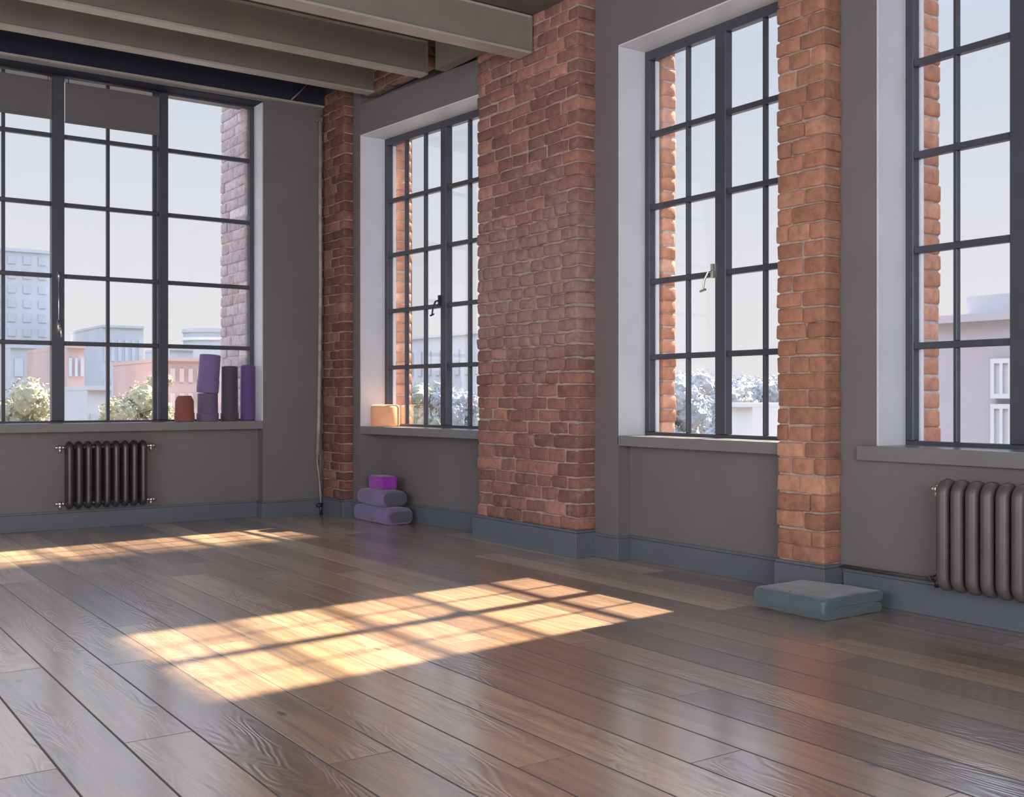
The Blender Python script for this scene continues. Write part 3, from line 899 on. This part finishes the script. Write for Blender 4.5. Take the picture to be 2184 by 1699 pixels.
def building_y(lab, u0, u1, vtop, Yd, depth, mat, rows=0, cols=0, roof=None, wm=None):
    a = on_y(u0, vtop, Yd); b = on_y(u1, vtop, Yd)
    t = thing('building', lab, 'building', (0, 0, 0))
    boxes('wall', [(a.x, b.x, Yd, Yd + depth, GZ, a.z)], mat, t)
    w = b.x - a.x
    boxes('roof', [(a.x - w * .01, b.x + w * .01, Yd - .3, Yd + depth, a.z, a.z + (a.z - GZ) * .012 + .1)], roof or mat, t)
    if rows:
        hh = (a.z - GZ) / (rows + .5)
        for r in range(rows):
            for c_ in range(cols):
                x = a.x + w * (c_ + .25) / cols; z = a.z - hh * (r + .85)
                boxes('window', [(x, x + w / cols * .5, Yd - .15, Yd, z, z + hh * .55)], wm or mb_win, t)
    return t
def building_x(lab, u0, u1, vtop, Xd, depth, mat, rows=0, cols=0, roof=None, wm=None, z0=None):
    a = on_x(u0, vtop, Xd); b = on_x(u1, vtop, Xd)      # a.y > b.y
    z = on_x((u0 + u1) / 2, vtop, Xd).z
    t = thing('building', lab, 'building', (0, 0, 0))
    boxes('wall', [(Xd, Xd + depth, b.y, a.y, GZ, z)], mat, t)
    w = a.y - b.y
    boxes('roof', [(Xd - .3, Xd + depth, b.y - w * .01, a.y + w * .01, z, z + .2)], roof or mat, t)
    if rows:
        hh = (z - GZ) / (rows + .5)
        for r in range(rows):
            for c_ in range(cols):
                y = b.y + w * (c_ + .25) / cols; zz = z - hh * (r + .85)
                boxes('window', [(Xd - .15, Xd, y, y + w / cols * .5, zz, zz + hh * .55)], wm or mb_win, t)
    return t
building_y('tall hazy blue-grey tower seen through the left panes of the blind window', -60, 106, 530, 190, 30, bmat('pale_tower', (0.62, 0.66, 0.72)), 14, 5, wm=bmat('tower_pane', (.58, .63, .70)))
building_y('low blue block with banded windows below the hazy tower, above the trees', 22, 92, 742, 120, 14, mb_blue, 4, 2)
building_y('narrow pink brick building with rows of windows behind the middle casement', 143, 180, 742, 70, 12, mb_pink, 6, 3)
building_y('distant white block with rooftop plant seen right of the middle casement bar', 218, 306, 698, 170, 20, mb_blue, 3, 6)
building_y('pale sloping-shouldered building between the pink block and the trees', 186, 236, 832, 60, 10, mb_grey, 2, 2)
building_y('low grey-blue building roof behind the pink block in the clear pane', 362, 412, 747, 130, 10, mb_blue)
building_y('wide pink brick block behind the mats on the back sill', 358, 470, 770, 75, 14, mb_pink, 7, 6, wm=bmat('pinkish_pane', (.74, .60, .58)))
# round glassy block
c0 = on_y(452, 704, 150)
t = thing('building', 'distant round blue building above the leaning lilac mat', 'building', (c0.x, c0.y, 0))
bm = bmesh.new(); lathe(bm, [(3.9, GZ), (3.9, c0.z - .6), (4.1, c0.z - .5), (4.1, c0.z)], 32); obj('wall', bm, mb_blue, t)
bm = bmesh.new(); lathe(bm, [(4.15, c0.z - 1.6), (4.15, c0.z - 1.2)], 32); obj('cornice', bm, mb_pale, t)
# right side
building_x('long pale flat-roofed building seen low in the first tall window', 850, 1030, 719, 60, 15, bmat('pale_slab', (.70, .73, .78)), 3, 9, wm=bmat('slab_pane', (.66, .70, .76)))
bb = building_x('mauve building with a stepped roof outside the sunniest window', 1990, 2240, 685, 26, 12, mb_mauve, 0, 0)
a = on_x(2052, 632, 26); b = on_x(2240, 632, 26)
boxes('stepped_roof', [(26.2, 32, b.y, a.y, on_x(2052, 688, 26).z, a.z)], mb_grey, bb)
for (ua, ub, va, vb) in ((2112, 2158, 764, 850), (2112, 2158, 862, 960)):
    p0 = on_x(ua, vb, 25.8); p1 = on_x(ub, va, 25.8)
    f = boxes('window', [(25.8, 26, p1.y, p0.y, p0.z, p0.z + .12), (25.8, 26, p1.y, p0.y, p1.z - .12, p1.z), (25.8, 26, p1.y, p1.y + .1, p0.z + .12, p1.z - .12), (25.8, 26, p0.y - .1, p0.y, p0.z + .12, p1.z - .12), (25.8, 26, (p0.y + p1.y) / 2 - .04, (p0.y + p1.y) / 2 + .04, p0.z + .12, p1.z - .12)], mb_wf, bb)
    boxes('pane', [(25.86, 25.95, p1.y, p0.y, p0.z, p1.z)], bmat('lilac_pane', (.78, .76, .80)), f)
building_x('pale low building among hazy trees in the second tall window', 1560, 1605, 868, 40, 6, mb_pale, 1, 2)
# unseen tall blocks added to keep the sun off parts of the facade
t = thing('building', 'broad tall sun blocker added out of view, shading the near right windows', 'building')
boxes('wall', [(20, 32, -30, 5.86, GZ, 22)], mb_mauve, t)
for r in range(9):
    for c_ in range(8): boxes('window', [(19.9, 20, 3.6 - c_ * 4.2, 4.9 - c_ * 4.2, GZ + 1.2 + r * 3.3, GZ + 3.1 + r * 3.3)], mb_win, t)
t = thing('building', 'slim tall sun blocker added out of view, shading part of the first window', 'building')
boxes('wall', [(20, 30, 8.6, 10.55, GZ, 22)], mb_mauve, t)
for r in range(9): boxes('window', [(19.9, 20, 9.1, 10.05, GZ + 1.2 + r * 3.3, GZ + 3.1 + r * 3.3)], mb_win, t)

# trees
def leafmat(name, a, b):
    m, T, bs = newmat(name)
    P = T.n('NewGeometry').outputs['Position']
    T.l(T.ramp(T.noise(P, 1.2, 5, .7), [(0.3, a), (0.7, b)]), bs.inputs['Base Color'])
    bs.inputs['Roughness'].default_value = .9
    return m
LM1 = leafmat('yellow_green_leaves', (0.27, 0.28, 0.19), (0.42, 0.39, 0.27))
LM2 = leafmat('hazy_grey_leaves', (0.29, 0.31, 0.34), (0.36, 0.38, 0.41))  # distance haze put into the leaf colour as pale grey
def tree(lab, c, r, hgt, lm, group=None, seed=1, leaves=6000):
    rnd = random.Random(seed)
    t = thing('tree', lab, 'tree', (c.x, c.y, GZ), 0, group)
    ct = c.z - GZ
    bm = bmesh.new()
    tube(bm, [(0, 0, 0), (.1, 0, ct * .5), (0, .1, ct - hgt * .3)], [r * .07, r * .05, r * .03], 8)
    obj('trunk', bm, simple('bark', (.35, .3, .26), .9), t)
    bm = bmesh.new()
    lobes = [(Vector((rnd.uniform(-1, 1) * r * .6, rnd.uniform(-1, 1) * r * .6, ct - hgt * rnd.uniform(.25, .75))), r * rnd.uniform(.35, .55)) for _ in range(14)]
    for q, lr in lobes:
        res = bmesh.ops.create_icosphere(bm, subdivisions=3, radius=lr * .78)
        for v in res['verts']:
            v.co = v.co * (1 + noise.noise(v.co * (2.5 / lr) + q) * .35 + noise.noise(v.co * (9 / lr) + q) * .25) + q
    for _ in range(leaves):
        q, lr = rnd.choice(lobes)
        d = Vector((rnd.gauss(0, 1), rnd.gauss(0, 1), rnd.gauss(0, 1))).normalized()
        p = q + d * lr * rnd.uniform(.62, 1.15)
        s = r * .055
        u = Vector((rnd.gauss(0, 1), rnd.gauss(0, 1), rnd.gauss(0, 1))).normalized(); w = d.cross(u)
        vs = [bm.verts.new(p + u * s), bm.verts.new(p + w * s * .6), bm.verts.new(p - u * s), bm.verts.new(p - w * s * .6)]
        bm.faces.new(vs)
    obj('foliage', bm, lm, t)
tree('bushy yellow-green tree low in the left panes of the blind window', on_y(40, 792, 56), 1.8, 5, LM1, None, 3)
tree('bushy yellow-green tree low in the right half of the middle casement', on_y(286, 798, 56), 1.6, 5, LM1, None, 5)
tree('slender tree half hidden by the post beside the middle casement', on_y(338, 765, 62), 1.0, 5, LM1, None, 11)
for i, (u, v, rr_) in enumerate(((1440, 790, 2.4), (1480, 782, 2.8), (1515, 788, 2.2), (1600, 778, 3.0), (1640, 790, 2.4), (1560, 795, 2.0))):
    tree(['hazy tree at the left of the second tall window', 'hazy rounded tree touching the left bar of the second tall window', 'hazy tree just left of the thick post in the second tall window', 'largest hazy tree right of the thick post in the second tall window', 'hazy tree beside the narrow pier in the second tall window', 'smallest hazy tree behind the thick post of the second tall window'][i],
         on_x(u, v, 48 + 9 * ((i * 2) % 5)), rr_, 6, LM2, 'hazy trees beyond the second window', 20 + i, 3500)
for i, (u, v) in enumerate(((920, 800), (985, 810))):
    tree(['pale green tree low in front of the flat-roofed building, left of the post', 'pale grey tree low in front of the flat-roofed building, right of the post'][i], on_x(u, v, 34), 1.7, 4.5, LM2 if i else leafmat('pale_green_leaves', (.26, .29, .23), (.36, .38, .32)), None, 40 + i, 4000)
